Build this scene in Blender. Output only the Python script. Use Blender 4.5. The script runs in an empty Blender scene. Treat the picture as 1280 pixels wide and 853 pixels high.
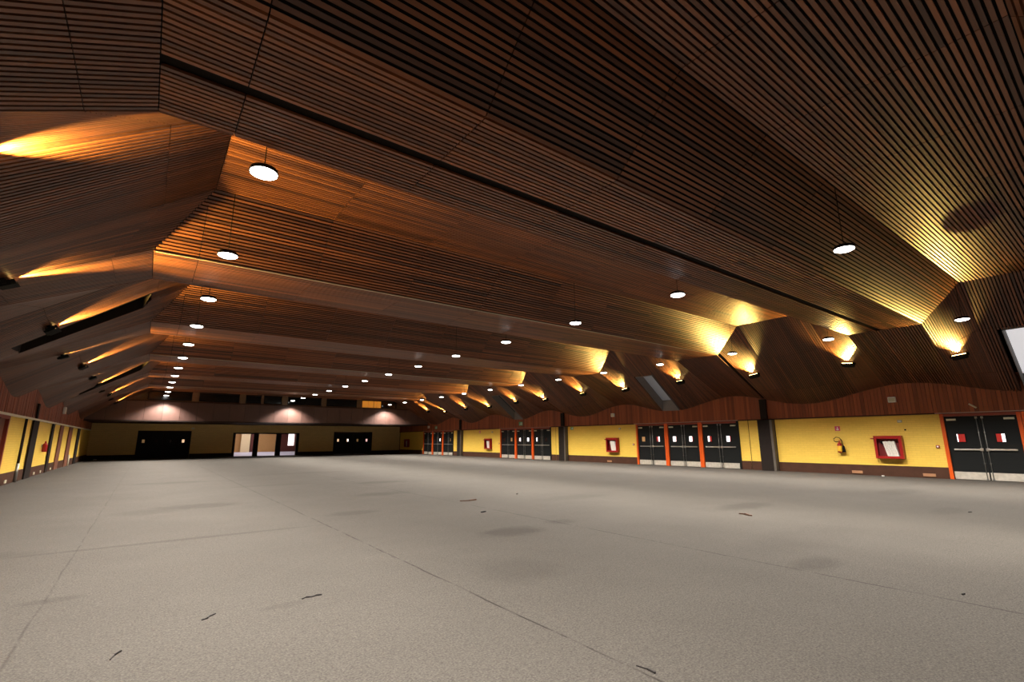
import bpy, math, random
from mathutils import Vector, Matrix
PI = math.pi
SC = bpy.context.scene
COL = SC.collection
rnd = random.Random(7)

# ------------------------------------------------------------------ hall measures (metres)
XR, XL = 21.47, -3.48            # faces of the long walls
YE, YG, YB = 48.44, 42.0, -7.0   # end wall, gallery front, wall behind the camera
BAY = 12.832
PER = BAY / 2                    # one fold of the ceiling
ZLOW, ZHIGH = 4.65, 5.60
ZT = 2.13                        # top of the painted walls

# ------------------------------------------------------------------ materials
def new_mat(name):
    m = bpy.data.materials.new(name); m.use_nodes = True
    nt = m.node_tree
    return m, nt, nt.nodes['Principled BSDF']

def N(nt, typ, **kw):
    n = nt.nodes.new(typ)
    for k, v in kw.items():
        setattr(n, k, v)
    return n

def math_node(nt, op, a, b=None, clamp=False):
    n = nt.nodes.new('ShaderNodeMath'); n.operation = op; n.use_clamp = clamp
    for i, v in enumerate((a, b)):
        if v is None: continue
        if isinstance(v, (int, float)): n.inputs[i].default_value = v
        else: nt.links.new(v, n.inputs[i])
    return n.outputs[0]

def mix_rgb(nt, fac, a, b, mode='MIX'):
    n = nt.nodes.new('ShaderNodeMix'); n.data_type = 'RGBA'; n.blend_type = mode
    for i, v in ((0, fac), (6, a), (7, b)):
        if isinstance(v, (int, float)): n.inputs[i].default_value = v
        elif isinstance(v, tuple): n.inputs[i].default_value = (*v, 1) if len(v) == 3 else v
        else: nt.links.new(v, n.inputs[i])
    return n.outputs[2]

def noise(nt, vec, scale, detail=3, rough=.55):
    n = nt.nodes.new('ShaderNodeTexNoise'); n.inputs['Scale'].default_value = scale
    n.inputs['Detail'].default_value = detail; n.inputs['Roughness'].default_value = rough
    nt.links.new(vec, n.inputs['Vector'])
    return n.outputs['Fac']

def obj_coord(nt, scale=(1, 1, 1)):
    t = nt.nodes.new('ShaderNodeTexCoord'); mp = nt.nodes.new('ShaderNodeMapping')
    mp.inputs['Scale'].default_value = scale
    nt.links.new(t.outputs['Object'], mp.inputs['Vector'])
    return mp.outputs['Vector']

def plain(name, col, rough=.5, metal=0, var=.12, scale=6, bump=0, spec=.5):
    m, nt, b = new_mat(name)
    f = noise(nt, obj_coord(nt), scale)
    c = mix_rgb(nt, f, tuple(v * (1 - var) for v in col), tuple(min(1, v * (1 + var)) for v in col))
    nt.links.new(c, b.inputs['Base Color'])
    b.inputs['Roughness'].default_value = rough; b.inputs['Metallic'].default_value = metal
    b.inputs['Specular IOR Level'].default_value = spec
    if bump:
        bn = nt.nodes.new('ShaderNodeBump'); bn.inputs['Strength'].default_value = bump
        nt.links.new(noise(nt, obj_coord(nt), scale * 8), bn.inputs['Height'])
        nt.links.new(bn.outputs['Normal'], b.inputs['Normal'])
    return m

def glow(name, col, strength):
    m, nt, b = new_mat(name)
    b.inputs['Base Color'].default_value = (*[min(.8, c) for c in col], 1)
    b.inputs['Emission Color'].default_value = (*col, 1)
    b.inputs['Emission Strength'].default_value = strength
    b.inputs['Roughness'].default_value = .4
    return m

def board_wood(name, dark, light, grain, rough, spec=.5):
    """varnished boards: each board has a tone of its own (colour attribute), plus grain along its length"""
    m, nt, b = new_mat(name)
    a = nt.nodes.new('ShaderNodeAttribute'); a.attribute_name = 'tone'
    g = noise(nt, obj_coord(nt, grain), 1.0, 4, .6)
    t = math_node(nt, 'ADD', math_node(nt, 'MULTIPLY', a.outputs['Fac'], .8), math_node(nt, 'MULTIPLY', g, .45))
    t = math_node(nt, 'SUBTRACT', t, .12, True)
    c = mix_rgb(nt, t, dark, light)
    nt.links.new(c, b.inputs['Base Color'])
    r = math_node(nt, 'ADD', math_node(nt, 'MULTIPLY', g, .2), rough - .1)
    nt.links.new(r, b.inputs['Roughness'])
    b.inputs['Specular IOR Level'].default_value = spec
    return m

M = {}
M['slat'] = board_wood('varnished slat wood', (.042, .014, .007), (.30, .100, .036), (1.2, 30, 30), .42)
M['plank'] = board_wood('red brown plank wood', (.16, .036, .011), (.38, .100, .030), (20, 20, 1.0), .5)
M['panel'] = board_wood('gallery panel wood', (.052, .024, .019), (.135, .075, .059), (3, 3, 1.0), .45)
M['backing'] = plain('black felt behind the slats', (.012, .009, .008), .95, spec=.1)
M['brown'] = plain('dark brown painted board', (.060, .025, .014), .65, var=.35, scale=4, spec=.2)
M['brown_red'] = plain('red brown wood', (.16, .055, .028), .5, var=.3)
M['column'] = plain('near black brown column', (.014, .009, .007), .7, var=.3, spec=.2)
M['column_side'] = plain('grey brown column edging', (.085, .070, .055), .6, var=.3)
M['orange'] = plain('orange red gloss paint', (.62, .085, .008), .35, var=.12)
M['header'] = plain('dark red door header', (.26, .045, .022), .45, var=.2)
M['black'] = plain('black painted door', (.006, .007, .007), .6, var=.2, spec=.2)
M['blackplastic'] = plain('black plastic', (.010, .010, .010), .8, spec=.1)
M['steel'] = plain('brushed steel', (.55, .53, .49), .35, .9, var=.2, scale=14)
M['kick'] = plain('scuffed steel kick plate', (.52, .48, .41), .5, .35, var=.35, scale=9)
M['rod'] = plain('dull metal rod', (.30, .30, .28), .4, .8)
M['cream'] = plain('cream painted metal', (.62, .58, .42), .5)
M['red'] = plain('red enamel', (.30, .009, .009), .3, var=.12)
M['darkred'] = plain('dark red interior', (.16, .010, .010), .5)
M['yellowlabel'] = plain('yellow label', (.80, .46, .03), .5)
M['white'] = plain('white plastic', (.78, .77, .72), .4, var=.05)
M['hose'] = plain('white canvas hose', (.72, .68, .62), .8, var=.12, scale=20, bump=.3)
M['grey'] = plain('grey plastic', (.36, .34, .28), .5)
M['green'] = plain('green sign face', (.06, .42, .20), .5)
M['pink'] = plain('crimson sign face', (.62, .06, .14), .5)
M['creamtrim'] = plain('pale cream strip paint', (.86, .83, .66), .45, var=.05)
M['tan'] = plain('tan wooden cover', (.34, .17, .08), .6, var=.3)
M['pale'] = plain('pale timber strip', (.46, .39, .30), .5, var=.1)
M['rosestrip'] = plain('rose metal strip', (.48, .30, .25), .4, var=.1)
M['darkglass'] = plain('dark window glass', (.006, .007, .007), .12, var=.1)
M['plaster'] = plain('grey plaster reveal', (.21, .20, .20), .8, var=.1)
M['timberpost'] = plain('brown timber post', (.15, .085, .04), .6, var=.25)
M['lamp'] = glow('white lamp face', (1, .97, .92), 12)
M['flood'] = glow('amber flood lens', (1, .62, .20), 14)
M['lit'] = glow('bright lit pane', (1, .93, .95), 1.6)
M['litpink'] = glow('pink lit pane', (1, .55, .50), .8)
M['litwarm'] = glow('warm lit pane', (1, .62, .36), .75)
M['littan'] = glow('dim lit pane', (.45, .25, .10), .28)
M['litred'] = glow('red lit pane', (.45, .02, .015), .2)
M['litdark'] = plain('unlit door pane', (.03, .012, .01), .2)
M['glowing'] = glow('daylit roof pane', (.95, .93, .95), .5)  # glow added to brighten the nearest roof opening
M['dimglow'] = glow('dim roof pane', (.40, .42, .48), .05)  # faint glow added so the second opening reads grey
M['debris'] = plain('dark scrap', (.014, .011, .010), .8)
M['scrapbrown'] = plain('brown scrap', (.10, .05, .03), .8)
M['lobbyfloor'] = plain('pale lobby floor with daylight tint', (.66, .68, .86), .5, var=.05)  # blue of daylight on the floor put into its colour
M['lobbytan'] = plain('tan lobby wall', (.58, .33, .12), .6, var=.1)
M['lobbycream'] = plain('cream lobby screen', (.84, .68, .40), .6, var=.05)
M['lobbydark'] = plain('dark red brown lobby wall', (.12, .03, .022), .6, var=.2)
M['amberglow'] = glow('amber boards with painted glow', (1, .36, .04), .30)  # light on the boards put in as emission

def yellow_wall():
    m, nt, b = new_mat('yellow painted block wall')
    t = nt.nodes.new('ShaderNodeTexCoord')
    s = nt.nodes.new('ShaderNodeSeparateXYZ'); nt.links.new(t.outputs['Object'], s.inputs[0])
    cb = nt.nodes.new('ShaderNodeCombineXYZ')
    nt.links.new(s.outputs['Y'], cb.inputs[0]); nt.links.new(s.outputs['Z'], cb.inputs[1])
    br = nt.nodes.new('ShaderNodeTexBrick')
    br.inputs['Scale'].default_value = 1; br.inputs['Brick Width'].default_value = .24
    br.inputs['Row Height'].default_value = .075; br.inputs['Mortar Size'].default_value = .006
    br.inputs['Color1'].default_value = (.84, .57, .085, 1); br.inputs['Color2'].default_value = (.79, .53, .075, 1)
    br.inputs['Mortar'].default_value = (.70, .46, .065, 1)
    nt.links.new(cb.outputs[0], br.inputs['Vector'])
    f = noise(nt, t.outputs['Object'], 2.2, 4)
    c = mix_rgb(nt, math_node(nt, 'MULTIPLY', f, .25), br.outputs['Color'], (.64, .38, .06))
    nt.links.new(c, b.inputs['Base Color']); b.inputs['Roughness'].default_value = .55
    bn = nt.nodes.new('ShaderNodeBump'); bn.inputs['Strength'].default_value = .25; bn.inputs['Distance'].default_value = .01
    nt.links.new(br.outputs['Fac'], bn.inputs['Height']); bn.invert = True
    nt.links.new(bn.outputs['Normal'], b.inputs['Normal'])
    return m
M['yellow'] = yellow_wall()

def end_wall_mat():
    m, nt, b = new_mat('brown block end wall')
    t = nt.nodes.new('ShaderNodeTexCoord')
    s = nt.nodes.new('ShaderNodeSeparateXYZ'); nt.links.new(t.outputs['Object'], s.inputs[0])
    cb = nt.nodes.new('ShaderNodeCombineXYZ')
    nt.links.new(s.outputs['X'], cb.inputs[0]); nt.links.new(s.outputs['Z'], cb.inputs[1])
    br = nt.nodes.new('ShaderNodeTexBrick'); br.inputs['Scale'].default_value = 1
    br.inputs['Brick Width'].default_value = .3; br.inputs['Row Height'].default_value = .1; br.inputs['Mortar Size'].default_value = .006
    br.inputs['Color1'].default_value = (.80, .58, .24, 1); br.inputs['Color2'].default_value = (.74, .53, .22, 1)
    br.inputs['Mortar'].default_value = (.6, .43, .18, 1)
    nt.links.new(cb.outputs[0], br.inputs['Vector']); nt.links.new(br.outputs['Color'], b.inputs['Base Color'])
    b.inputs['Roughness'].default_value = .7
    return m
M['endwall'] = end_wall_mat()

def carpet_mat():
    m, nt, b = new_mat('worn grey beige carpet')
    t = nt.nodes.new('ShaderNodeTexCoord'); P = t.outputs['Object']
    s = nt.nodes.new('ShaderNodeSeparateXYZ'); nt.links.new(P, s.inputs[0])
    X, Y = s.outputs['X'], s.outputs['Y']
    pile = noise(nt, P, 70, 2, .7)
    fine = noise(nt, P, 22, 3, .7)
    cloud = noise(nt, P, .55, 4, .6)
    mid = noise(nt, P, 2.3, 3, .6)
    c = mix_rgb(nt, cloud, (.060, .0545, .047), (.090, .082, .071))
    c = mix_rgb(nt, math_node(nt, 'MULTIPLY', mid, .35), c, (.050, .0445, .039))
    k = math_node(nt, 'ADD', math_node(nt, 'MULTIPLY', pile, .75), math_node(nt, 'MULTIPLY', fine, .25))
    k = math_node(nt, 'SUBTRACT', k, .36); k = math_node(nt, 'MULTIPLY', k, 3.2, True)
    c = mix_rgb(nt, k, mix_rgb(nt, 1.0, c, (.60, .60, .60), 'MULTIPLY'), mix_rgb(nt, 1.0, c, (1.36, 1.36, 1.36), 'MULTIPLY'))
    # seams between carpet strips: thin dark lines, broken by wear
    wob = math_node(nt, 'MULTIPLY', math_node(nt, 'SUBTRACT', noise(nt, P, 1.3, 3), .5), .05)
    wear = noise(nt, P, 2.6, 3, .7)
    seam = None
    for x0, st in ((-.54, .42), (2.50, 1.0), (5.62, 1.0), (8.75, .40), (11.9, .35), (15.1, .3), (18.2, .3)):
        d = math_node(nt, 'ABSOLUTE', math_node(nt, 'ADD', math_node(nt, 'SUBTRACT', X, x0), wob))
        l = math_node(nt, 'SUBTRACT', 1.0, math_node(nt, 'MULTIPLY', d, 70), True)
        l = math_node(nt, 'MULTIPLY', l, st)
        seam = l if seam is None else math_node(nt, 'MAXIMUM', seam, l)
    seam = math_node(nt, 'MULTIPLY', seam, math_node(nt, 'MULTIPLY', math_node(nt, 'SUBTRACT', wear, .36), 5.0, True))
    # stains and scuffs
    stain = None
    edge = math_node(nt, 'MULTIPLY', math_node(nt, 'SUBTRACT', noise(nt, P, 3.5, 4, .6), .5), .9)
    for x0, y0, rx, ry, st in ((4.55, 6.05, .55, .36, .42), (5.7, 6.25, .30, .22, .25), (1.0, 12.4, .9, .5, .30), (.2, 12.0, .6, .45, .2),
                               (3.3, 9.4, .5, .3, .25), (9.9, 5.3, .9, .35, .3), (6.05, 2.5, .45, .22, .28), (.55, 8.42, 2.1, .09, .30),
                               (.7, 19.7, 1.2, .5, .25), (6.3, 15.5, .9, .45, .28), (5.0, 12.2, .8, .4, .25), (3.2, 16.6, 1.8, .16, .22), (-1.8, 8.6, .9, .35, .25),
                               (1.1, 4.62, .22, .08, .2), (12.2, 2.6, .7, .25, .2), (3.3, 4.3, .5, .5, .16), (8.3, 8.6, 1.2, .4, .16),
                               (-.5, 6.0, .25, .1, .25), (7.5, 3.2, 1.4, .5, .14), (15.5, 4.2, 1.2, .4, .2), (5.1, 22, 2.5, .6, .15)):
        dx = math_node(nt, 'DIVIDE', math_node(nt, 'SUBTRACT', X, x0), rx)
        dy = math_node(nt, 'DIVIDE', math_node(nt, 'SUBTRACT', Y, y0), ry)
        r = math_node(nt, 'SQRT', math_node(nt, 'ADD', math_node(nt, 'MULTIPLY', dx, dx), math_node(nt, 'MULTIPLY', dy, dy)))
        r = math_node(nt, 'ADD', r, edge)
        v = math_node(nt, 'MULTIPLY', math_node(nt, 'MULTIPLY', math_node(nt, 'SUBTRACT', 1.15, r), 1.7, True), st)
        stain = v if stain is None else math_node(nt, 'MAXIMUM', stain, v)
    c = mix_rgb(nt, stain, c, (.016, .0135, .0115))
    c = mix_rgb(nt, seam, c, (.010, .008, .007))
    nt.links.new(c, b.inputs['Base Color'])
    b.inputs['Roughness'].default_value = .95; b.inputs['Specular IOR Level'].default_value = .15
    bn = nt.nodes.new('ShaderNodeBump'); bn.inputs['Strength'].default_value = .5; bn.inputs['Distance'].default_value = .01
    nt.links.new(pile, bn.inputs['Height']); nt.links.new(bn.outputs['Normal'], b.inputs['Normal'])
    return m
M['carpet'] = carpet_mat()

# ------------------------------------------------------------------ mesh builder
class MB:
    def __init__(s): s.v = []; s.f = []; s.m = []; s.t = []; s.smooth = []
    def hexa(s, p, mat=0, tone=.5):
        """eight corners: 0-3 one end face, 4-7 the other"""
        b = len(s.v); s.v += [tuple(q) for q in p]; s.t += [tone] * 8
        for q in ((0, 3, 2, 1), (4, 5, 6, 7), (0, 1, 5, 4), (1, 2, 6, 5), (2, 3, 7, 6), (3, 0, 4, 7)):
            s.f.append(tuple(b + i for i in q)); s.m.append(mat); s.smooth.append(False)
    def box(s, x0, x1, y0, y1, z0, z1, mat=0, tone=.5):
        s.hexa([(x0, y0, z0), (x1, y0, z0), (x1, y1, z0), (x0, y1, z0), (x0, y0, z1), (x1, y0, z1), (x1, y1, z1), (x0, y1, z1)], mat, tone)
    def quad(s, a, b, c, d, mat=0, tone=.5):
        n = len(s.v); s.v += [tuple(a), tuple(b), tuple(c), tuple(d)]; s.t += [tone] * 4
        s.f.append((n, n + 1, n + 2, n + 3)); s.m.append(mat); s.smooth.append(False)
    def tube(s, pts, r, n=10, mat=0, closed=False):
        pts = [Vector(p) for p in pts]; rr = r if isinstance(r, (list, tuple)) else [r] * len(pts)
        b = len(s.v); k = len(pts)
        up = Vector((0, 0, 1))
        for i, p in enumerate(pts):
            d = (pts[min(i + 1, k - 1)] - pts[max(i - 1, 0)])
            if d.length < 1e-9: d = Vector((0, 0, 1))
            d.normalize()
            a = d.cross(up if abs(d.dot(up)) < .95 else Vector((1, 0, 0))).normalized(); c = d.cross(a)
            for j in range(n):
                q = p + (a * math.cos(2 * PI * j / n) + c * math.sin(2 * PI * j / n)) * rr[i]
                s.v.append(tuple(q)); s.t.append(.5)
        for i in range(k - 1):
            for j in range(n):
                s.f.append((b + i * n + j, b + i * n + (j + 1) % n, b + (i + 1) * n + (j + 1) % n, b + (i + 1) * n + j)); s.m.append(mat); s.smooth.append(True)
        s.f.append(tuple(b + j for j in range(n))[::-1]); s.m.append(mat); s.smooth.append(False)
        s.f.append(tuple(b + (k - 1) * n + j for j in range(n))); s.m.append(mat); s.smooth.append(False)
    def lathe(s, prof, n=20, mat=0, centre=(0, 0)):
        b = len(s.v); k = len(prof)
        for r, z in prof:
            for j in range(n):
                s.v.append((centre[0] + r * math.cos(2 * PI * j / n), centre[1] + r * math.sin(2 * PI * j / n), z)); s.t.append(.5)
        for i in range(k - 1):
            for j in range(n):
                s.f.append((b + i * n + j, b + i * n + (j + 1) % n, b + (i + 1) * n + (j + 1) % n, b + (i + 1) * n + j)); s.m.append(mat); s.smooth.append(True)
        s.f.append(tuple(b + j for j in range(n))[::-1]); s.m.append(mat); s.smooth.append(False)
        s.f.append(tuple(b + (k - 1) * n + j for j in range(n))); s.m.append(mat); s.smooth.append(False)
    def mesh(s, name, mats):
        me = bpy.data.meshes.new(name)
        me.from_pydata(s.v, [], s.f)
        for m in (mats if isinstance(mats, (list, tuple)) else [mats]): me.materials.append(M[m])
        me.polygons.foreach_set('material_index', s.m)
        me.polygons.foreach_set('use_smooth', s.smooth)
        a = me.attributes.new('tone', 'FLOAT', 'POINT'); a.data.foreach_set('value', s.t)
        me.update()
        return me
    def build(s, name, mats, parent=None, bevel=0, loc=None):
        return link(name, s.mesh(name, mats), parent, bevel, loc)

def link(name, data, parent=None, bevel=0, loc=None):
    o = bpy.data.objects.new(name, data); COL.objects.link(o)
    if parent is not None: o.parent = parent
    if loc is not None: o.location = loc
    if bevel:
        md = o.modifiers.new('Bevel', 'BEVEL'); md.width = bevel; md.segments = 2; md.limit_method = 'ANGLE'
    return o

def tag(o, label, cat, group=None, kind=None):
    o['label'] = label; o['category'] = cat
    if group: o['group'] = group
    if kind: o['kind'] = kind
    return o

def empty(name, loc=(0, 0, 0), rotz=0):
    o = bpy.data.objects.new(name, None); COL.objects.link(o)
    o.location = loc; o.rotation_euler = (0, 0, rotz); o.empty_display_size = .2
    return o

def copy_tree(o, parent=None):
    c = o.copy(); COL.objects.link(c)
    if parent is not None:
        c.parent = parent
    for ch in list(o.children): copy_tree(ch, c)
    return c

ORD = 'first second third fourth fifth sixth seventh eighth ninth tenth eleventh twelfth thirteenth fourteenth fifteenth'.split()
RIGHT, LEFT, END = -PI / 2, PI / 2, 0.0     # facing of things fixed to the walls: local -y points into the hall

# ------------------------------------------------------------------ folded slat ceiling
def fold(y):
    """0 on the low flats, 1 on the high flats"""
    p = (y - 3.70) % PER
    if p < 1.90: return 0.0
    if p < 2.95: return (p - 1.90) / 1.05
    if p < 5.37: return 1.0
    return 1 - (p - 5.37) / (PER - 5.37)

def zc(y): return ZLOW + (ZHIGH - ZLOW) * fold(y)
def edge_r(y): w = fold(y); return Vector((18.0 - .30 * w, y, zc(y)))
def edge_l(y): w = fold(y); return Vector((-.30 + .75 * w, y, zc(y)))
def zwall(y): return 2.97 - .27 * math.cos(2 * PI * (y - 8.35) / PER)
def foot_r(y): return Vector((XR - .02, y, zwall(y)))
def foot_l(y): return Vector((XL + .02, y, zwall(y)))

JOINTS = [10.12 + BAY * k for k in range(-1, 3)]          # bay joints, in line with the columns
SKYS = {'r': [1.72, 14.85, 27.68], 'l': [2.3, 15.25, 28.3]}
def in_sky(y, side): return any(abs(y - s) < .56 for s in SKYS[side])

# slat positions along the folded profile
PITCH, SW, SD = .070, .043, .032
ys = []
y = YB; acc = 0.0; step = .002
while y < YG:
    slope = (zc(y + step) - zc(y)) / step
    acc += step * math.sqrt(1 + slope * slope); y += step
    if acc >= PITCH: ys.append(y); acc -= PITCH

SEAMS = [.38 + 2.06 * k for k in range(-1, 10)]
mb = MB()
def slat_piece(a, b, ta, tb, na, nb, tone):
    """a slat from a to b; t = across direction, n = up into the roof"""
    h = SW / 2
    mb.hexa([a - ta * h, a + ta * h, a + ta * h + na * SD, a - ta * h + na * SD,
             b - tb * h, b + tb * h, b + tb * h + nb * SD, b - tb * h + nb * SD], 0, tone)

def frame_at(y):
    e = .004
    d = Vector((0, 2 * e, zc(y + e) - zc(y - e))).normalized()
    return d, Vector((0, -d.z, d.y))

def frame_slope(A, B, y, t, edge, foot):
    e = .01
    dv = (edge(y + e).lerp(foot(y + e), t) - edge(y - e).lerp(foot(y - e), t))
    along = (B - A).normalized()
    n = dv.cross(along).normalized()
    if n.z < 0: n = -n
    tdir = along.cross(n).normalized()
    return tdir, n

for y in ys:
    gap = 4.66 < y < 4.80
    A, B = edge_l(y), edge_r(y)
    t, n = frame_at(y)
    if not gap:
        cuts = [A.x] + [s for s in SEAMS if A.x + .1 < s < B.x - .1] + [B.x]
        i = 0; tone = rnd.random()
        while i < len(cuts) - 1:
            x0, x1 = cuts[i], cuts[i + 1]
            slat_piece(Vector((x0 + .006, y, A.z)), Vector((x1 - .006, y, A.z)), t, t, n, n, tone)
            i += 1
            if rnd.random() < .62: tone = min(1, max(0, rnd.gauss(.48, .27)))
    # slopes
    for side, edge, foot in (('r', edge_r, foot_r), ('l', edge_l, foot_l)):
        if side == 'r' and any(abs(y - j) < .05 for j in JOINTS): continue
        A, B = edge(y), foot(y)
        ts = [0, .15 + .02, .62, 1] if side == 'l' else [0, .40, .80, 1]
        if in_sky(y, side): ts = [0, .17, .20, .78, 1] if side == 'l' else [0, .40, .42]
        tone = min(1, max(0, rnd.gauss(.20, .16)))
        for q in range(len(ts) - 1):
            if side == 'l' and ts[q] == .20 and ts[q + 1] == .78: continue
            P0, P1 = A.lerp(B, ts[q]), A.lerp(B, ts[q + 1])
            L = (P1 - P0).length
            P0, P1 = P0.lerp(P1, .004 / L), P1.lerp(P0, .004 / L)
            t0, n0 = frame_slope(A, B, y, ts[q], edge, foot); t1, n1 = frame_slope(A, B, y, ts[q + 1], edge, foot)
            if t0.dot(t1) < 0: t1 = -t1
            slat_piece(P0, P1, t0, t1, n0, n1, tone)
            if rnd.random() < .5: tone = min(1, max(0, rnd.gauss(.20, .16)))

# black lining above the slats
UP = Vector((0, 0, .045))
brk = []
yy = YB
while yy < YG + .12:
    brk.append(yy); yy += .1069333
for a, b in zip(brk[:-1], brk[1:]):
    mid = (a + b) / 2
    for (p0, p1) in ((edge_l(a), edge_l(b)),):
        q0, q1 = edge_r(a), edge_r(b)
        mb.quad(p0 + UP, q0 + UP, q1 + UP, p1 + UP, 1)
    for side, edge, foot in (('r', edge_r, foot_r), ('l', edge_l, foot_l)):
        if side == 'r': hi = [(0, .42)] if in_sky(mid, side) else [(0, .42), (.42, 1)]
        else: hi = [(0, .20), (.78, 1)] if in_sky(mid, side) else [(0, .20), (.20, .78), (.78, 1)]
        for t0, t1 in hi:
            mb.quad(edge(a).lerp(foot(a), t0) + UP, edge(b).lerp(foot(b), t0) + UP, edge(b).lerp(foot(b), t1) + UP, edge(a).lerp(foot(a), t1) + UP, 1)
ceiling = mb.build('ceiling', ['slat', 'backing'])
tag(ceiling, 'folded ceiling of narrow varnished brown wooden slats with black gaps', 'ceiling', kind='structure')

# pale battens on the low front edges at the bay joints
tn = [0]
def trim(mb_, mats, label, bevel=0):
    tn[0] += 1
    return tag(mb_.build('trim_%d' % tn[0], mats, bevel=bevel), label, 'trim', kind='structure')
for k, j in enumerate(JOINTS[1:]):
    m = MB(); m.box(-.27, 17.96, j - .03, j + .005, ZLOW - .022, ZLOW - .002)
    trim(m, 'pale', 'thin pale strip along the %s ceiling fold, counted from the camera' % ('nearer', 'middle', 'far')[k])

# roof openings in the slopes
wn = [0]
def roof_opening(yc, side, name_mats, label):
    edge, foot = (edge_r, foot_r) if side == 'r' else (edge_l, foot_l)
    wn[0] += 1
    h = .50
    def S(y, t): return edge(y).lerp(foot(y), t)
    ta, tb = (.43, .99) if side == 'r' else (.205, .775)
    A, B, C, D = S(yc - h, ta), S(yc + h, ta), S(yc + h, tb), S(yc - h, tb)
    up = Vector((0, 0, .55))
    m = MB()
    for p, q in ((A, B), (B, C), (C, D), (D, A)):
        d = (q - p).normalized(); out = Vector((d.y, -d.x, 0)) * .02
        m.hexa([p, q, q + out, p + out, p + up, q + up, q + up + out, p + up + out], 0)
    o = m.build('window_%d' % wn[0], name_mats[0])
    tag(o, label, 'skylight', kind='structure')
    m = MB(); m.hexa([A + up, B + up, C + up, D + up, A + up * 1.05, B + up * 1.05, C + up * 1.05, D + up * 1.05])
    m.build('pane', name_mats[1], o)
roof_opening(SKYS['r'][0], 'r', ('plaster', 'glowing'), 'bright white roof opening in the right slope at the right edge of the view')
roof_opening(SKYS['r'][1], 'r', ('plaster', 'dimglow'), 'grey slanted roof opening in the right slope above the middle group of doors')
roof_opening(SKYS['r'][2], 'r', ('plaster', 'darkglass'), 'small grey roof opening in the right slope above a green exit sign')
roof_opening(SKYS['l'][0], 'l', ('brown', 'darkglass'), 'dark roof opening in the left slope nearest the camera')  # left shafts: same kind as the right, shade put into dark colours
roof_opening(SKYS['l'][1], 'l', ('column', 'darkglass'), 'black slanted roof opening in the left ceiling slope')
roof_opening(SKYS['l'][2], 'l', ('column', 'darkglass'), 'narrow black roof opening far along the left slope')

# ------------------------------------------------------------------ floor and shell
m = MB(); m.box(XL - .3, XR + .3, YB - .3, YE + .2, -.12, 0)
tag(m.build('floor', 'carpet'), 'worn grey beige carpet floor with dark seams and stains', 'floor', kind='structure')
m = MB(); m.box(XL - .3, XR + .3, YB - .3, YB, 0, 6.2)
tag(m.build('wall_back', 'brown'), 'plain brown wall behind the viewpoint', 'wall', kind='structure')

# right wall: column Y, yellow Y ranges and door groups, bay by bay
GRP = [(4.37 + BAY * k) for k in range(-1, 4)]      # far jamb of each door group
SETP = 1.935
W = MB(); BB = MB()
def rwall(y0, y1):
    W.box(XR, XR + .2, y0, y1, 0, ZT); BB.box(XR - .02, XR, y0, y1, 0, .37)
for k in range(4):
    yj = 4.37 + BAY * k
    rwall(yj + .005, yj + 5.43)                              # to the column
    W.box(XR, XR + .2, yj + 5.43, yj + 6.08, 0, ZT, 1)        # behind the column
    if yj + 6.08 < YE:
        a = yj + 6.08
        W.box(XR, XR + .2, a, a + .50, 0, ZT); BB.box(XR - .02, XR, a, a + .50, 0, .37)
        W.box(XR + .01, XR + .2, a + .50, a + .53, 0, ZT, 1)
        W.box(XR, XR + .2, a + .53, a + .98, 0, ZT); BB.box(XR - .02, XR, a + .53, a + .98, 0, .37)
W.box(XR, XR + .2, YB, 4.37 - 3 * SETP - .02, 0, ZT)
tag(W.build('wall_right', ['yellow', 'column']), 'yellow painted long wall on the right, between the groups of doors', 'wall', kind='structure')
tag(BB.build('baseboard_right', 'brown'), 'dark brown base strip along the yellow right wall', 'baseboard', kind='structure')

def fascia(xf, sgn, lab):
    """upright planks between the painted wall and the slope; xf = wall face, sgn = into the hall"""
    m = MB(); y = YB
    while y < YE:
        w = .115
        off = rnd.choice((0, .004, .008)) * sgn
        x0, x1 = sorted((xf - .15 * sgn, xf + .035 * sgn + off))
        m.box(x0, x1, y + .004, y + w - .004, ZT + .045, 3.34 if y < YG else 2.71, 0, min(1, max(0, rnd.gauss(.5, .28))))
        y += w
    x0, x1 = sorted((xf - .2 * sgn, xf - .02 * sgn))
    m.box(x0, x1, YB, YE, ZT, 3.34, 1)
    trim(m, ['plank', 'backing'], lab)
fascia(XR, -1, 'red brown upright plank band above the right wall and its doors')
fascia(XL, 1, 'red brown upright plank band above the left wall')
m = MB(); m.box(XR - .05, XR + .02, YB, YE, ZT, ZT + .045); trim(m, 'brown', 'dark metal strip along the top of the yellow right wall')
for k in range(4):
    yj = 4.37 + BAY * k
    m = MB(); m.box(XR - .062, XR - .05, yj - 3 * SETP, yj + .1, ZT + .012, ZT + .04)
    trim(m, 'rosestrip', 'pale rose strip above the %s group of doors on the right' % ('nearest', 'second', 'third', 'farthest')[k])
m = MB(); m.box(XL - .02, XL + .07, YB, YE - .6, ZT + .0, ZT + .07); trim(m, 'creamtrim', 'pale cream strip along the top of the left wall')

# left wall
W = MB(); BB = MB()
W.box(XL - .2, XL, 21.25, YE, 0, ZT); BB.box(XL, XL + .02, 21.25, YE, 0, .37)
W.box(XL - .2, XL, YB, 17.2, 0, ZT); BB.box(XL, XL + .02, YB, 17.2, 0, .37)
tag(W.build('wall_left', ['yellow']), 'yellow painted long wall on the left with brown posts', 'wall', kind='structure')
tag(BB.build('baseboard_left', 'brown'), 'dark brown base strip along the left wall', 'baseboard', kind='structure')

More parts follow.
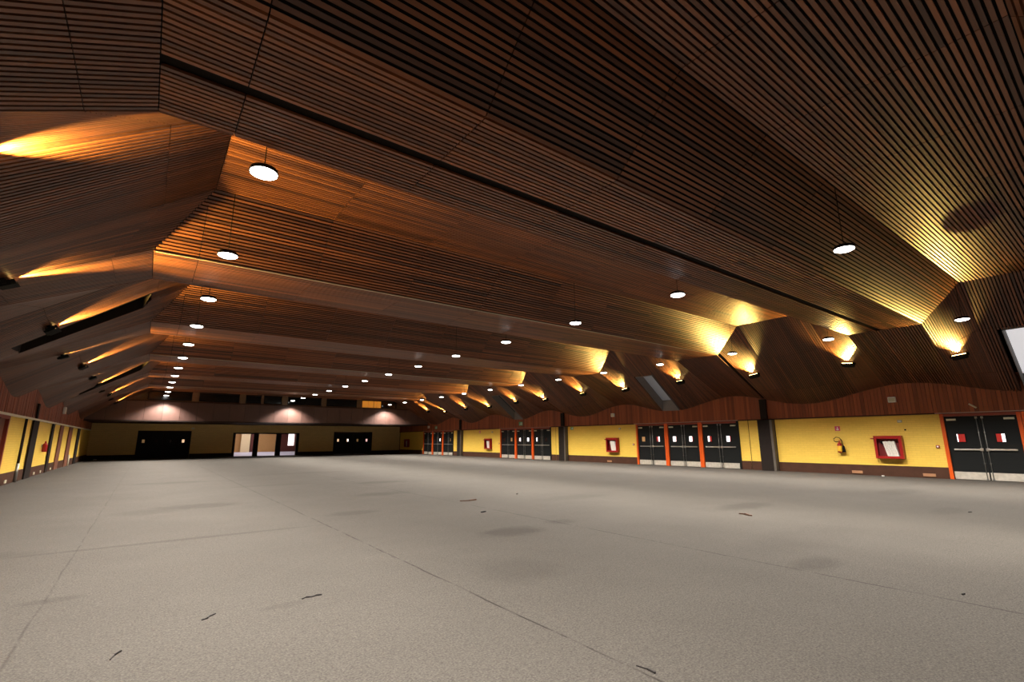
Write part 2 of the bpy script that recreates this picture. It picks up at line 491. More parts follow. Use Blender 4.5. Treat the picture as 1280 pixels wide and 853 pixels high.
def left_post(y0, y1, d, mat, name, label, cat):
    m = MB(); m.box(XL + .021, XL + d, y0, y1, .001, ZT - .002)
    return tag(m.build(name, mat, bevel=.004), label, cat, kind='structure')
left_post(29.75, 30.35, .06, 'column', 'post', 'narrow black post right after the red extinguisher on the left wall', 'post')
left_post(32.35, 33.5, .05, 'brown_red', 'post', 'red brown post, second past the red extinguisher on the left wall', 'post')
o = left_post(35.8, 37.3, .05, 'brown_red', 'post', 'red brown post with a pale pipe at its foot on the left wall', 'post')
m = MB(); m.tube([(XL + .10, 37.0, .002), (XL + .10, 37.0, .6)], .04, mat=0); m.build('pipe', 'cream', o)
left_post(40.0, 41.2, .06, 'column', 'post', 'black post farthest along the left wall before the gallery', 'post')
m = MB(); m.tube([(XL + .06, 23.6, .002), (XL + .06, 23.6, ZT - .003)], .038, 14)
o = tag(m.build('drain_pipe', 'column'), 'thin dark drain pipe on the left wall in front of the wide column', 'pipe', kind='structure')
m = MB(); m.tube([(XL + .06, 23.6, .002), (XL + .06, 23.6, .62)], .044, 14); m.build('sleeve', 'rod', o)
# brown door at the near end of the left wall
r = tag(empty('door_1', (XL, 17.2, 0), LEFT), 'red brown door at the left edge of the view', 'door', kind='structure')
m = MB(); m.box(0, .12, -.04, .2, 0, ZT); m.box(3.93, 4.05, -.04, .2, 0, ZT); m.box(.12, 3.93, -.04, .2, ZT - .1, ZT); m.build('frame', 'header', r)
for u in (.12, 2.025):
    m = MB(); m.box(u + .003, u + 1.902, .05, .1, .01, ZT - .103); l = m.build('leaf', 'brown_red', r)
    m = MB(); x = u + (1.8 if u < 1 else .1); m.tube([(x, .05, 1.02), (x, -.02, 1.02), (x - .12 if u < 1 else x + .12, -.02, 1.02)], .012); m.build('handle', 'steel', l)

# columns of the right wall with their upper posts
for k in range(3):
    y0 = 9.82 + BAY * k
    r = tag(empty('column', (XR, y0, 0)), '%s dark brown column along the yellow right wall' % ('nearest', 'middle', 'farthest')[k], 'column', 'columns on the right wall', 'structure')
    m = MB(); m.box(-.24, -.022, .10, .62, .001, ZT - .002); m.build('shaft', 'column', r, bevel=.006)
    m = MB(); m.box(-.25, -.022, 0, .098, .001, ZT - .002); m.build('edging', 'column_side', r, bevel=.004)
    m = MB(); m.box(-.14, -.046, .22, .50, ZT + .05, 3.02); m.build('upper_post', 'column', r)
for k, y0 in enumerate((25.05,)):
    r = tag(empty('column', (XL, y0, 0)), 'wide dark brown column on the left wall', 'column', None, 'structure')
    m = MB(); m.box(.022, .07, 0, 1.1, .001, ZT - .002); m.build('shaft', 'column', r, bevel=.006)
    m = MB(); m.box(.046, .10, .15, .40, ZT + .072, 2.75); m.build('upper_post', 'column', r)

# ------------------------------------------------------------------ double doors
CACHE = {}
def part(name, key, make, mats, parent, loc=None, bevel=0):
    if key not in CACHE:
        m = MB(); make(m); CACHE[key] = m.mesh(name, mats)
    return link(name, CACHE[key], parent, bevel, loc)

dn = [1]
def pane_mesh(spec, w, h):
    """spec: list of (share of the width, material) from left to right"""
    m = MB(); mats = []; x = -w / 2
    for fr, mt in spec:
        if mt not in mats: mats.append(mt)
        m.box(x, x + fr * w, -.006, 0, 0, h, mats.index(mt)); x += fr * w
    return m, mats

def double_door(loc, rot, label, panes, frame_mats=('orange', 'orange', 'header'), leaf_mat='black', hardware=True, wid=SETP, top=2.04, pw=.20):
    dn[0] += 1
    r = tag(empty('door_%d' % dn[0], loc, rot), label, 'double door', 'double doors', 'structure')
    jw = .095; H = ZT if hardware else top + .1
    def jamb(m): m.box(0, jw, -.045, .16, .001, H - .004)
    part('jamb', ('j', frame_mats[0], H), jamb, frame_mats[0], r)
    part('jamb', ('j', frame_mats[1], H), jamb, frame_mats[1], r, (wid - jw - .012, 0, 0))
    part('header', ('h', frame_mats[2], wid, H), lambda m: m.box(jw, wid - jw - .012, -.03, .16, top, H - .004), frame_mats[2], r)
    lw = (wid - 2 * jw - .012) / 2
    for s in (0, 1):
        x0 = jw + s * lw
        leaf = part('leaf', ('l', leaf_mat, lw, top), lambda m: m.box(.004, lw - .004, .03, .075, .012, top - .004), leaf_mat, r, (x0, 0, 0))
        spec = panes[s]
        if spec:
            pm, mats = pane_mesh(spec, pw, .25)
            pm.build('vision_pane', mats, leaf, loc=(lw * (.40 if s == 0 else .48), .0295, 1.21))
            part('pane_frame', ('pf', pw), lambda m: (m.box(-pw / 2 - .025, -pw / 2, .016, .0295, 1.185, 1.485), m.box(pw / 2, pw / 2 + .025, .016, .0295, 1.185, 1.485),
                 m.box(-pw / 2, pw / 2, .016, .0295, 1.46, 1.485), m.box(-pw / 2, pw / 2, .016, .0295, 1.185, 1.21)), 'blackplastic', leaf, (lw * (.40 if s == 0 else .48), 0, 0))
        if not hardware: continue
        part('kick_plate', ('k', lw), lambda m: m.box(.02, lw - .02, .024, .0295, .015, .25), 'kick', leaf)
        meet = lw - .07 if s == 0 else .07
        part('push_bar', ('b', lw, s), lambda m: (m.box(.13 if s == 0 else .05, lw - .05 if s == 0 else lw - .13, -.03, .0, .935, .985),
             m.box(meet - .04, meet + .04, -.035, .0295, .915, 1.005), m.box((.13 if s == 0 else lw - .17), (.17 if s == 0 else lw - .13), -.02, .0295, .94, .98)), 'steel', leaf, None, .006)
        part('latch_rod', ('r', lw, s), lambda m: (m.tube([(meet, .012, .02), (meet, .012, 2.0)], .011, 8), m.box(meet - .03, meet + .03, .0, .0295, 1.95, 2.02),
             m.box(meet - .02, meet + .02, .002, .0295, 1.50, 1.52), m.box(meet - .02, meet + .02, .002, .0295, .52, .54), m.box(meet - .03, meet + .03, .0, .0295, .015, .06)), 'rod', leaf)
        cx = .06 if s == 0 else lw - .30
        part('door_closer', ('c', lw, s), lambda m: (m.box(cx, cx + .24, -.03, .0295, 1.90, 1.965), m.box(cx + .1, cx + .12, -.05, -.03, 1.95, 1.97)), 'cream', leaf, None, .006)
    return r

Wh, Rd, Dk, Tn, Pk = 'lit', 'litred', 'litdark', 'littan', 'litpink'
PANES = {
    (0, 0): ([(.14, Wh), (.86, Rd)], [(.62, Rd), (.38, Wh)]), (0, 1): ([(.2, Wh), (.8, Rd)], [(1, Rd)]), (0, 2): ([(1, Rd)], [(1, Dk)]),
    (1, 0): ([(1, Tn)], [(.55, Rd), (.45, Wh)]), (1, 1): ([(.8, Wh), (.2, Pk)], [(.8, Wh), (.2, Rd)]), (1, 2): ([(.45, Wh), (.55, Rd)], [(.8, Wh), (.2, Rd)]),
    (2, 0): ([(1, Dk)], [(1, Tn)]), (2, 1): ([(.6, Pk), (.4, Wh)], [(1, Wh)]), (2, 2): ([(.6, Wh), (.4, Dk)], [(1, Dk)]),
    (3, 0): ([(1, Dk)], [(1, Dk)]), (3, 1): ([(1, Dk)], [(.8, Wh), (.2, Dk)]), (3, 2): ([(1, Dk)], [(.4, Tn), (.6, Dk)]),
}
for k in range(4):
    for i in range(3):
        if k == 0 and i == 2: continue
        yj = 4.37 + BAY * k - i * SETP
        where = ('nearest', 'second', 'third', 'farthest')[k]
        which = ('farther', 'middle', 'nearer')[i]
        if k == 0: lab = ('black double door with orange frame and steel push bars at the right edge of the view', 'black double door cut off by the right edge of the view')[i]
        else: lab = 'black double door with orange frame, %s door of the %s group on the right wall' % (which, where)
        last = i == 2 and k > 0
        double_door((XR, yj, 0), RIGHT, lab, PANES[(k, i)], ('orange', 'black' if last else 'orange', 'header'))
# the unseen door beside the camera closes the wall
m = MB(); m.box(XR + .03, XR + .2, YB, 4.37 - 2 * SETP - .02, 0, ZT)
tag(m.build('wall_near', 'black'), 'black door panels beyond the right edge of the view', 'wall', kind='structure')

# ------------------------------------------------------------------ end wall under the gallery
m = MB()
for x0, x1, z0, z1 in ((XL - .2, -.60, 0, 2.75), (2.95, 6.0, 0, 2.75), (11.42, 14.60, 0, 2.75), (18.45, XR + .2, 0, 2.75),
                       (-.60, 2.95, 2.16, 2.75), (6.0, 11.42, 2.02, 2.75), (14.60, 18.45, 2.16, 2.75)):
    m.box(x0, x1, YE, YE + .2, z0, z1)
tag(m.build('wall_end', 'endwall'), 'dim brown block wall at the far end under the gallery', 'wall', kind='structure')
m = MB()
for x0, x1 in ((XL, -.60), (2.95, 6.0), (11.42, 14.60), (18.45, XR)): m.box(x0, x1, YE - .03, YE, 0, .30)
tag(m.build('baseboard_end', 'column'), 'black base strip along the far end wall', 'baseboard', kind='structure')
Wm = 'litwarm'
kw = dict(frame_mats=('column', 'column', 'column'), leaf_mat='black', hardware=False, wid=1.775, top=2.05, pw=.17)
double_door((-.60, YE, 0), END, 'dark double door at the left of the far end wall, outer pair', ([(1, Tn)], [(1, Dk)]), **kw)
double_door((1.175, YE, 0), END, 'dark double door in the far end wall with one lit pane', ([(1, Dk)], [(1, Wm)]), **kw)
kw['wid'] = 1.925
double_door((14.60, YE, 0), END, 'dark double door with two warm lit panes at the right of the far end wall', ([(1, Wm)], [(.5, Wm), (.5, 'lit')]), **kw)
double_door((16.525, YE, 0), END, 'dark double door with two dim panes at the right of the far end wall', ([(1, Tn)], [(1, Pk)]), **kw)
# open doorway of three bays into the lit lobby
dn[0] += 1
r = tag(empty('door_%d' % dn[0], (6.0, YE, 0)), 'three open bright doorways in the far end wall looking into a lobby', 'doorway', kind='structure')
for x0, x1 in ((0, .2), (1.64, 2.02), (3.47, 3.88), (5.19, 5.42)):
    m = MB(); m.box(x0, x1, -.02, .2, .001, 1.92); m.build('post', 'column', r)
m = MB(); m.box(0, 5.42, -.02, .2, 1.922, 2.02); m.build('header', 'column', r)

# lobby beyond
m = MB(); m.box(4, 18, YE + .21, 66.2, -.12, -.002)
tag(m.build('floor_lobby', 'lobbyfloor'), 'pale bluish floor of the lobby beyond the far doorways', 'floor', kind='structure')
m = MB()
m.box(4, 18, 66, 66.2, 0, 3.2); m.box(3.8, 4, YE + .21, 66.2, 0, 3.2); m.box(18, 18.2, YE + .21, 66.2, 0, 3.2)
tag(m.build('wall_lobby', 'lobbytan'), 'tan walls of the lobby beyond the far doorways', 'wall', kind='structure')
m = MB(); m.box(3.8, 18.2, YE + .21, 66.2, 3.2, 3.35)
tag(m.build('ceiling_lobby', 'lobbycream'), 'cream ceiling of the lobby beyond the far doorways', 'ceiling', kind='structure')
m = MB(); m.box(8.97, 9.92, 65.3, 65.6, 0, 3.19)
tag(m.build('partition', 'lobbycream'), 'pale cream screen seen through the left of the three far doorways', 'partition', kind='structure')
m = MB(); m.box(10.0, 10.34, 65.4, 65.8, 0, 2.2); m.box(10.04, 10.30, 65.38, 65.4, .3, 2.1)
tag(m.build('locker', 'lobbydark', bevel=.01), 'narrow dark locker beside the cream screen in the lobby', 'locker')
m = MB(); m.box(13.2, 14.2, 65.6, 65.98, 0, 2.6); m.box(15.0, 16.2, 65.6, 65.98, 0, 2.6); m.box(14.2, 15.0, 65.6, 65.98, 0, .7); m.box(14.2, 15.0, 65.6, 65.98, 2.25, 2.6)
tag(m.build('wall_panel', 'lobbydark'), 'dark red wall panel around the bright window in the lobby', 'wall panel', kind='structure')
wn[0] += 1
m = MB(); m.box(14.2, 14.95, 65.9, 65.95, .72, 2.24); tag(m.build('window_%d' % wn[0], 'lit'), 'bright window at the back of the lobby', 'window', kind='structure')
for k, y in enumerate((52.5, 58.5, 63.5)):  # unseen fixtures added to brighten the lobby
    r = tag(empty('lobby_fill_lamp', (9.5, y, 3.19)), 'unseen lamp added on the lobby ceiling, %s from the doorways' % ORD[k], 'added lamp', 'added lobby lamps')
    m = MB(); m.box(-2.5, 2.5, -.1, .1, -.08, 0); m.build('housing', 'white', r)
    L = bpy.data.lights.new('lobby fill', 'AREA'); L.shape = 'RECTANGLE'; L.size = 5; L.size_y = .3; L.energy = 70; L.color = (1, .92, .95)
    o = bpy.data.objects.new('tube', L); COL.objects.link(o); o.parent = r; o.location = (0, 0, -.1)

# gallery: panelled front, soffit, dark windows above
r = tag(empty('gallery', (0, YG, 0)), 'panelled gallery front across the far end under the dark windows', 'gallery', kind='structure')
m = MB(); m.box(XL, XR, .02, 6.44, 2.71, 2.83); m.build('soffit', 'brown', r)
m = MB(); xs = -3.45; first = True
while xs < XR:
    w = 1.03
    m.box(xs + .008, min(XR, xs + w) - .008, 0, .06, 2.76, 4.07, 0, min(1, max(0, rnd.gauss(.5, .28)))); xs += w
m.box(XL, XR, .03, .09, 2.72, 4.09, 1)
m.build('front_panel', ['panel', 'column'], r)
m = MB(); m.box(XL, XR, -.03, .03, 2.68, 2.755); m.build('bottom_ledge', 'column', r)
m = MB(); m.box(XL, XR, -.03, .2, 4.08, 4.15); m.build('top_ledge', 'brown', r)
m = MB(); m.box(XL, XR, .3, .42, 4.15, 6.0); m.build('back_boarding', 'timberpost', r)
for x in (2.53, 5.58, 6.97, 8.6, 11.66, 14.68): 
    m = MB(); w = .2 if x not in (6.97,) else .08
    m.box(x - w, x + w, .02, .29, 4.152, 5.2); m.build('post', 'timberpost', r)
names = ('leftmost dark window above the far gallery', 'second dark window from the left above the far gallery', 'narrow dark window above the far gallery, left of the thin post',
         'narrow dark window above the far gallery, right of the thin post', 'dark window above the middle of the far gallery', 'wide dark window above the right half of the far gallery', 'dark window above the far gallery right of the amber boards')
for (x0, x1), lab in zip(((-.28, 2.32), (2.76, 5.36), (5.8, 6.87), (7.07, 8.38), (8.82, 11.44), (11.88, 14.46), (16.75, 18.2)), names):
    wn[0] += 1
    o = tag(empty('window_%d' % wn[0], (x0, YG + .1, 4.2)), lab, 'window', kind='structure')
    w = x1 - x0
    m = MB(); m.box(0, w, 0, .03, .04, .56); m.build('pane', 'darkglass', o)
    m = MB(); m.box(0, w, -.03, .06, 0, .04); m.box(0, w, -.03, .06, .56, .60); m.box(0, .04, -.03, .06, .04, .56); m.box(w - .04, w, -.03, .06, .04, .56); m.build('window_frame', 'column', o)
wn[0] += 1
o = tag(empty('window_%d' % wn[0], (15.0, YG + .1, 4.2)), 'amber boarding with painted glow above the right end of the far gallery', 'window', kind='structure')  # boards, not a window; their light is put in as glow
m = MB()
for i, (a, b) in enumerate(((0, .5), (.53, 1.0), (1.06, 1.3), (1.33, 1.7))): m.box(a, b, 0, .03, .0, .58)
m.build('board', 'amberglow', o)

# ------------------------------------------------------------------ ceiling downlights
def downlight_proto():
    r = empty('ceiling_downlight')
    m = MB(); m.lathe([(.04, .07), (.11, .066), (.145, .05), (.158, .012), (.158, 0), (.148, 0)], 28); m.build('housing', 'column', r)
    m = MB(); m.lathe([(.147, .004), (.147, -.010), (.11, -.028), (.05, -.038), (.01, -.039)], 28); m.build('lamp_face', 'lamp', r)
    return r
STEM = {}
def stem(parent, h):
    h = round(h, 2)
    if h not in STEM:
        m = MB(); m.tube([(0, 0, .069), (0, 0, h)], .006, 8); STEM[h] = m.mesh('stem', 'column')
    link('stem', STEM[h], parent)
SPOT = bpy.data.lights.new('downlight beam', 'SPOT')
SPOT.energy = 1800; SPOT.color = (1, .93, .85); SPOT.spot_size = math.radians(128); SPOT.spot_blend = .55; SPOT.shadow_soft_size = .12
ZLT = 4.46
proto = downlight_proto(); used = False
for row, x, nm in ((0, .74, 'left'), (1, 9.0, 'middle'), (2, 17.15, 'right')):
    for k in range(-1, 13):
        y = 2.66 + BAY / 4 * k
        if not used: r = proto; used = True
        else: r = copy_tree(proto)
        for c in [c for c in r.children if c.name.startswith(('stem', 'beam'))]: bpy.data.objects.remove(c)
        r.location = (x, y, ZLT)
        if k < 0: lab = 'round white downlight behind the camera in the %s ceiling row' % nm
        elif row == 0 and k == 0: lab = 'round white downlight of the left ceiling row above the top edge of the view'
        else: lab = 'round white downlight, %s visible from the camera in the %s ceiling row' % (ORD[k - 1 if row == 0 else k], nm)
        tag(r, lab, 'ceiling light', 'ceiling downlights in three rows', 'thing')
LIGHT_ROOTS = [o for o in bpy.data.objects if o.name.startswith('ceiling_downlight')]
for r in LIGHT_ROOTS:
    x, y, z = r.location
    if y > YG - .05: continue
    stem(r, zc(y) - ZLT + .03)
    b = bpy.data.objects.new('beam', SPOT); COL.objects.link(b); b.parent = r; b.location = (0, 0, -.065)

# ------------------------------------------------------------------ amber floodlights on the slopes
FL = bpy.data.lights.new('amber beam', 'SPOT')
FL.energy = 1250; FL.color = (1, .66, .16); FL.spot_size = math.radians(76); FL.spot_blend = 1.0; FL.shadow_soft_size = .03
def flood_proto():
    """local: z = away from the slope, x = up the slope"""
    r = empty('wall_sconce')
    m = MB(); m.box(-.11, .05, -.19, .19, .03, .11); m.box(-.15, -.11, -.15, .15, .045, .095); m.box(.05, .105, -.19, .19, .100, .11); m.box(.05, .10, -.19, -.18, .03, .10); m.box(.05, .10, .18, .19, .03, .10); m.build('housing', 'blackplastic', r, bevel=.012)
    m = MB(); m.box(.0505, .060, -.165, .165, .045, .09); m.build('lens', 'flood', r)
    m = MB(); m.box(-.05, .0, -.225, -.195, .0, .08); m.box(-.05, .0, .195, .225, .0, .08); m.box(-.05, .0, -.225, .225, -.004, .012); m.build('mount_bracket', 'blackplastic', r)
    return r
RY = [(3.30, .54), (6.30, .58), (9.62, .52), (13.2, .59), (16.3, .49), (19.7, .61), (22.8, .52), (26.2, .63), (29.25, .56), (32.9, .65), (36.0, .58), (39.2, .62)]
LY = [(6.6, .55), (10.2, .54), (14.3, .62), (18.6, .62), (20.9, .62), (25.6, .62), (27.4, .62), (31.6, .60), (33.7, .60), (38.2, .60), (40.4, .60)]
proto = flood_proto(); used = False
for side, edge, foot, lst in (('right', edge_r, foot_r, RY), ('left', edge_l, foot_l, LY)):
    for i, (y, T) in enumerate(lst):
        A, B = edge(y), foot(y)
        P = A.lerp(B, T)
        t, n = frame_slope(A, B, y, T, edge, foot)
        xdir = (A - B).normalized(); zdir = -n; ydir = zdir.cross(xdir)
        Mx = Matrix((xdir, ydir, zdir)).transposed().to_4x4(); Mx.translation = P - n * .004
        r = proto if not used else copy_tree(proto); used = True
        r.matrix_world = Mx
        if i == 0 and side == 'left': lab = 'amber floodlight on the left ceiling slope, left of the view'
        else: lab = 'black amber floodlight on the %s ceiling slope, %s from the camera' % (side, ORD[i if side == 'right' else i - 1])
        tag(r, lab, 'floodlight', 'amber floodlights on the ceiling slopes', 'thing')
        b = bpy.data.objects.new('beam', FL); COL.objects.link(b); b.parent = r
        b.location = (.075, 0, .07)
        d = Vector((1, 0, -.16)).normalized()
        b.rotation_euler = d.to_track_quat('-Z', 'Y').to_euler()

# ------------------------------------------------------------------ things on the walls
def at_wall(name, side, y, z=0):
    if side == 'r': return empty(name, (XR - .001, y, z), RIGHT)
    if side == 'l': return empty(name, (XL + .001, y, z), LEFT)
    return empty(name, (y, YE - .001, z), END)

def hose_cabinet(y, label, side='r'):
    r = tag(at_wall('hose_cabinet', side, y, .62), label, 'fire hose cabinet', 'fire hose cabinets')
    w, h, d = .41, .80, .20
    m = MB(); m.box(-w, w, -.02, 0, 0, h, 1); m.box(-w, -w + .02, -d, -.02, 0, h); m.box(w - .02, w, -d, -.02, 0, h); m.box(-w + .02, w - .02, -d, -.02, 0, .02); m.box(-w + .02, w - .02, -d, -.02, h - .02, h)
    m.build('body', ['red', 'darkred'], r, bevel=.004)
    m = MB(); f = .085
    m.box(-w, -w + f, -d - .02, -d - .001, 0, h); m.box(w - f, w, -d - .02, -d - .001, 0, h); m.box(-w + f, w - f, -d - .02, -d - .001, 0, f); m.box(-w + f, w - f, -d - .02, -d - .001, h - f * 1.3, h)
    dr = m.build('door_frame', 'red', r, bevel=.004)
    m = MB(); m.tube([(-w + .03, -d - .02, h - .10), (-w + .03, -d - .06, h - .10), (-w - .08, -d - .06, h - .10)], .022, 10); m.build('handle', 'red', dr)
    m = MB()
    for i in range(6):     # flat hose hanging in folds
        x = -.17 + i * .058; sh = .10
        m.hexa([(x + sh, -.155, .07), (x + sh + .05, -.15, .07), (x + sh + .05, -.03, .07), (x + sh, -.03, .07),
                (x, -.155, .60 + .012 * (i % 2)), (x + .05, -.15, .60 + .012 * (i % 2)), (x + .05, -.03, .60), (x, -.03, .60)])
    m.build('hose', 'hose', r, bevel=.012)
    m = MB(); m.tube([(-.23, -.10, .60), (-.20, -.12, .54), (-.15, -.12, .50)], [.03, .024, .014], 10); m.build('nozzle', 'blackplastic', r)
    m = MB(); m.box(-.3, .3, -.0, .0008, .1, .6); m.build('wall_mount', 'grey', r)
hose_cabinet(5.88, 'red fire hose cabinet with white hose, right of the extinguisher on the near yellow wall')
hose_cabinet(18.85, 'red fire hose cabinet on the second yellow wall, left of the middle doors')
hose_cabinet(31.55, 'red fire hose cabinet on the third yellow wall along the right side')
hose_cabinet(46.4, 'dim fire hose cabinet in the shade under the gallery on the right wall')

def extinguisher(side, y, z, label, style):
    r = tag(at_wall('fire_extinguisher', side, y, z), label, 'fire extinguisher', 'fire extinguishers')
    m = MB(); m.lathe([(.05, 0), (.075, .012), (.082, .04), (.082, .28), (.07, .325), (.04, .35), (.024, .36), (.024, .385)], 20, centre=(0, -.11)); m.build('body', 'red', r)
    if style:
        m = MB(); m.lathe([(.0825, .05), (.084, .055), (.084, .245), (.0825, .25)], 20, centre=(0, -.11)); m.build('label_band', 'yellowlabel', r)
        m = MB(); m.tube([(.13, -.13, .26), (.13, -.13, .2), (.135, -.13, .02)], [.03, .045, .058], 14); m.build('horn', 'blackplastic', r)
        m = MB(); m.tube([(0, -.11, .41), (-.10, -.12, .40), (-.16, -.13, .44), (-.16, -.13, .52), (-.08, -.13, .58), (.03, -.13, .56), (.10, -.13, .46), (.13, -.13, .26)], .014, 8); m.build('hose', 'blackplastic', r)
    else:
        m = MB(); m.tube([(.02, -.11, .40), (.09, -.12, .39), (.115, -.13, .30), (.11, -.13, .10)], .012, 8); m.build('hose', 'blackplastic', r)
    m = MB(); m.lathe([(.03, .385), (.032, .42), (.02, .43)], 12, centre=(0, -.11)); m.box(-.02, .10, -.125, -.095, .425, .44); m.box(-.02, .09, -.12, -.10, .455, .467); m.build('valve', 'red', r)
    m = MB(); m.box(-.05, .05, -.03, 0, .2, .32); m.build('wall_mount', 'steel', r)
extinguisher('r', 7.44, .80, 'fire extinguisher with yellow band hanging on the near yellow right wall', 1)
extinguisher('l', 28.1, .92, 'red fire extinguisher hanging on the left wall past the wide column', 0)

def sign(name, side, y, z, w, h, face, mark, label, off=0):
    r = tag(at_wall(name, side, y, z), label, 'sign')
    r.location.x += (-off if side == 'r' else off)
    m = MB(); m.box(-w / 2, w / 2, -.012, -.001, 0, h); m.build('plate', face, r, bevel=.002)
    m = MB()
    if mark == 'arrow':
        m.box(-w * .08, w * .10, -.014, -.0125, h * .35, h * .85); m.box(-w * .28, w * .30, -.014, -.0125, h * .28, h * .40); m.box(-w * .16, w * .18, -.014, -.0125, h * .15, h * .28)
    else:     # running figure and doorway
        m.box(w * .15, w * .38, -.014, -.0125, h * .15, h * .85); m.box(-w * .2, -w * .06, -.014, -.0125, h * .35, h * .65); m.box(-w * .14, -w * .02, -.014, -.0125, h * .7, h * .84)
        m.box(-w * .34, -w * .08, -.014, -.0125, h * .2, h * .32); m.box(-w * .06, w * .06, -.014, -.0125, h * .3, h * .42)
    m.build('symbol', 'white', r)
    m = MB(); m.box(-w / 4, w / 4, -.001, 0, h * .3, h * .7); m.build('wall_mount', 'grey', r)
sign('fire_sign', 'r', 7.47, 1.62, .18, .18, 'pink', 'arrow', 'small crimson sign above the yellow banded extinguisher')
sign('fire_sign', 'r', 32.9, 1.84, .2, .2, 'pink', 'arrow', 'small crimson sign high on the third yellow wall')
sign('exit_sign', 'r', 27.45, 2.32, .42, .26, 'green', 'run', 'green exit sign above the third group of doors', .05)
sign('exit_sign', 'r', 40.25, 2.32, .42, .26, 'green', 'run', 'green exit sign above the farthest group of doors', .05)
sign('exit_sign', 'r', 22.25, 1.93, .26, .17, 'green', 'run', 'tiny green sign at the top corner of the second yellow wall')

def call_point(y, label):
    r = tag(at_wall('call_point', 'r', y, 1.0), label, 'call point', 'fire call points')
    m = MB(); m.box(-.05, .05, -.045, -.002, 0, .10); m.build('body', 'red', r, bevel=.012)
    m = MB(); m.box(-.025, .025, -.05, -.0455, .025, .075); m.build('button', 'white', r)
    m = MB(); m.box(-.03, .03, -.002, 0, .02, .08); m.build('wall_mount', 'grey', r)
call_point(4.55, 'small red call point beside the orange frame of the nearest doors')
call_point(17.42, 'small red call point beside the second group of doors')
call_point(30.2, 'small red call point beside the third group of doors')

def small_box(name, side, y, z, w, h, d, mat, label, cat, off=0, group=None, tilt=0, face=None):
    r = tag(at_wall(name, side, y, z), label, cat, group)
    if side in 'rl': r.location.x += (-off if side == 'r' else off)
    m = MB(); m.box(-w / 2, w / 2, -d, -.004, 0, h); b = m.build('body', mat, r, bevel=min(w, h, d) * .2)
    if face:
        m = MB(); m.box(-w * .38, w * .38, -d - .006, -d - .0005, h * .15, h * .8); m.build('cover', face, r, bevel=.004)
    m = MB(); m.box(-w / 4, w / 4, -.004, 0, h * .3, h * .7); m.build('wall_mount', 'grey', r)
    if tilt: r.rotation_euler.y = tilt
EL = 'white emergency lights on the plank bands'
small_box('emergency_light', 'r', 5.58, 2.60, .24, .20, .09, 'white', 'white emergency light on the planks above the near hose cabinet', 'emergency light', .045, EL, face='cream')
small_box('emergency_light', 'r', 18.75, 2.60, .24, .20, .09, 'white', 'white emergency light on the planks above the second hose cabinet', 'emergency light', .045, EL, face='cream')
small_box('emergency_light', 'r', 41.7, 2.42, .3, .22, .09, 'white', 'white emergency light on the right planks close to the gallery', 'emergency light', .045, EL, face='cream')
small_box('emergency_light', 'l', 32.0, 2.66, .26, .34, .12, 'white', 'white emergency light on the left planks', 'emergency light', .045, EL, face='cream')
small_box('emergency_light', 'e', 3.0, 2.3, .2, .12, .09, 'white', 'white emergency light on the far end wall above a dark double door', 'emergency light', 0, EL, face='cream')
small_box('lamp_bracket', 'r', 3.5, 2.34, .22, .05, .06, 'cream', 'small pale tilted bracket on the planks above the nearest doors', 'bracket', .045, tilt=.7)
small_box('junction_box', 'r', 5.48, 1.88, .13, .09, .05, 'grey', 'small grey junction box at the top of the near yellow wall', 'junction box', 0, 'grey junction boxes', face='cream')
small_box('junction_box', 'r', 18.35, 1.88, .13, .09, .05, 'grey', 'small grey junction box above the second hose cabinet', 'junction box', 0, 'grey junction boxes', face='cream')
small_box('junction_box', 'r', 31.1, 1.86, .15, .10, .05, 'grey', 'small grey junction box above the third hose cabinet', 'junction box', 0, 'grey junction boxes', face='cream')
small_box('cable_knob', 'r', 5.36, 1.60, .05, .05, .04, 'blackplastic', 'tiny black knob above the corner of the near hose cabinet', 'knob')
OC = 'socket covers low on the walls'  # the two nearest tan boxes on the right stand for worn patches
for side, y, lab in (('r', 7.0, 'worn tan patch low on the wall under the extinguisher'), ('r', 4.9, 'worn tan patch low on the wall beside the nearest doors'),
                     ('r', 19.2, 'tan socket cover low on the second yellow wall'),
                     ('l', 22.3, 'pale socket cover low on the left wall before the drain pipe'), ('l', 27.2, 'pale socket cover low on the left wall just past the wide column'),
                     ('l', 28.7, 'pale socket cover low on the left wall under the red extinguisher'), ('l', 31.4, 'pale socket cover low on the left wall after the narrow black post')):
    small_box('socket_cover', side, y, .05, .34 if side == 'r' else .22, .10, .03, 'tan' if side == 'r' else 'cream', lab, 'socket cover', .021, OC)

# ------------------------------------------------------------------ scraps on the carpet
def scrap(name, pts, w, mat, label, h=.007, cat='scrap'):
    m = MB(); pts = [Vector((x, y, 0)) for x, y in pts]
    c = sum(pts, Vector()) / len(pts)
    pts = [p - c for p in pts]
    for i, (a, b) in enumerate(zip(pts[:-1], pts[1:])):
        d = (b - a).normalized(); s = Vector((-d.y, d.x, 0)) * w * (.22 + .15 * ((i * 7) % 3)); u = Vector((0, 0, h * (1 + .5 * (i % 2))))
        m.hexa([a - s, a + s, a + s + u, a - s + u, b - s, b + s, b + s + u, b - s + u])
    o = m.build(name, mat, loc=(c.x, c.y, .001))
    tag(o, label, cat, 'scraps on the carpet')
scrap('tape_scrap', [(1.24, 4.69), (1.28, 4.715), (1.31, 4.70), (1.36, 4.72), (1.41, 4.70)], .022, 'debris', 'twisted black scrap of tape lying alone on the carpet, centre left')
scrap('tape_scrap', [(.50, 4.64), (.54, 4.655), (.555, 4.70), (.60, 4.74)], .016, 'debris', 'short black scrap on the carpet, left of the twisted tape')
scrap('tape_scrap', [(2.535, 2.13), (2.55, 2.06), (2.545, 2.0)], .012, 'debris', 'dark torn thread along the carpet seam at the bottom of the view')
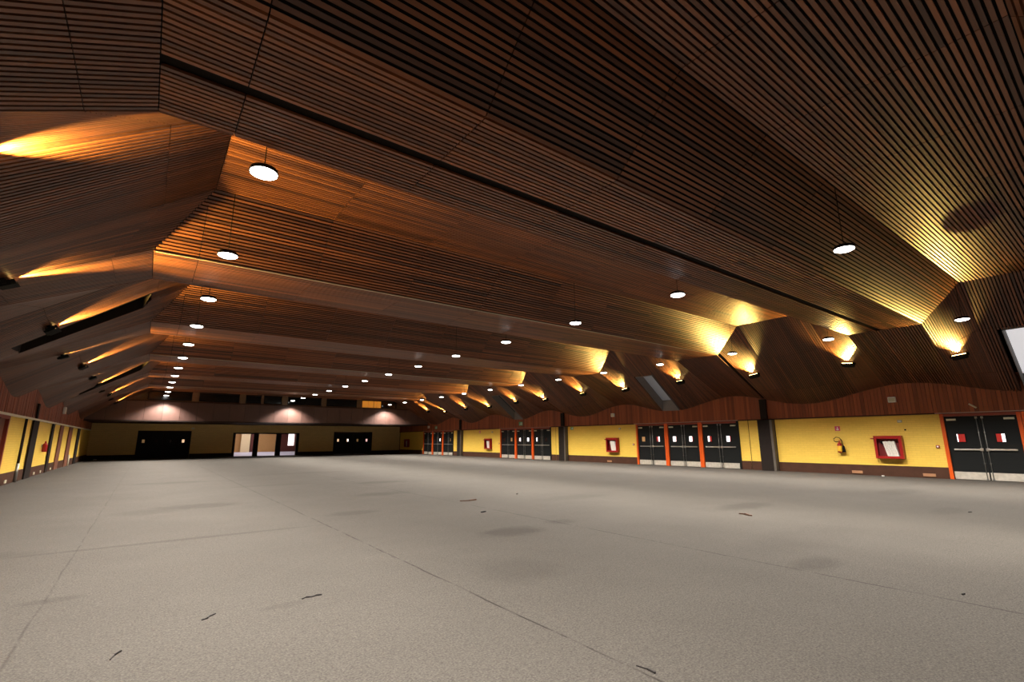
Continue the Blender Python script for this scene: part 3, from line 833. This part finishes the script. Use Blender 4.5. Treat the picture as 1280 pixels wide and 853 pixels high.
scrap('tape_scrap', [(-.02, 4.19), (.0, 4.26), (.03, 4.31)], .012, 'debris', 'tiny black scrap on the carpet near the lower left corner')
scrap('wood_chip', [(8.78, 4.82), (8.80, 4.72), (8.72, 4.62), (8.74, 4.56)], .03, 'scrapbrown', 'brown chip of wood on the carpet in front of the near right doors', .02, 'wood chip')
scrap('tape_scrap', [(5.20, 7.9), (5.32, 7.93)], .05, 'debris', 'black fleck on the carpet near the middle seam', .02)
scrap('tape_scrap', [(5.75, 9.6), (5.95, 9.52), (6.15, 9.55)], .03, 'scrapbrown', 'thin brown strip on the carpet beyond the black fleck', .02)
scrap('tape_scrap', [(7.58, 9.9), (7.68, 10.0)], .05, 'debris', 'small black fleck on the carpet, far middle right', .02)
scrap('tape_scrap', [(5.86, 1.26), (5.90, 1.25)], .02, 'debris', 'dark fleck by the carpet seam at lower right', .012)
scrap('tape_scrap', [(12.2, 2.32), (12.28, 2.30)], .04, 'debris', 'dark fleck on the carpet well in front of the nearest doors', .015)
scrap('paper_scrap', [(21.2, 6.12), (21.26, 6.2)], .05, 'white', 'small white paper scrap at the foot of the near yellow wall', .03, 'paper scrap')
scrap('paper_scrap', [(-2.9, 46.6), (-2.75, 46.7)], .14, 'white', 'white paper scrap at the far left corner of the floor', .06, 'paper scrap')

# ------------------------------------------------------------------ camera, world, view
wd = bpy.data.worlds.new('World'); SC.world = wd; wd.use_nodes = True
wd.node_tree.nodes['Background'].inputs[0].default_value = (0, 0, 0, 1)
f, yaw, pitch, roll = 595.5746, .6451226, .2037738, -.0043714
fw = Vector((math.sin(yaw) * math.cos(pitch), math.cos(yaw) * math.cos(pitch), math.sin(pitch)))
rt = Vector((math.cos(yaw), -math.sin(yaw), 0)); up = rt.cross(fw)
c_, s_ = math.cos(roll), math.sin(roll)
rt, up = rt * c_ + up * s_, up * c_ - rt * s_
cd = bpy.data.cameras.new('Camera'); cam = bpy.data.objects.new('Camera', cd); COL.objects.link(cam)
cam.matrix_world = Matrix(((rt.x, up.x, -fw.x, 0), (rt.y, up.y, -fw.y, 0), (rt.z, up.z, -fw.z, 1.35), (0, 0, 0, 1)))
cd.sensor_width = 36; cd.sensor_fit = 'HORIZONTAL'; cd.lens = f / 1280 * 36; cd.clip_start = .05; cd.clip_end = 300
SC.camera = cam
vs = SC.view_settings
vs.view_transform = 'Standard'; vs.look = 'None'; vs.gamma = 1; vs.use_curve_mapping = False; vs.exposure = 0.25
SC.cycles.use_denoising = True
SC.cycles.max_bounces = 8
SC.cycles.diffuse_bounces = 5
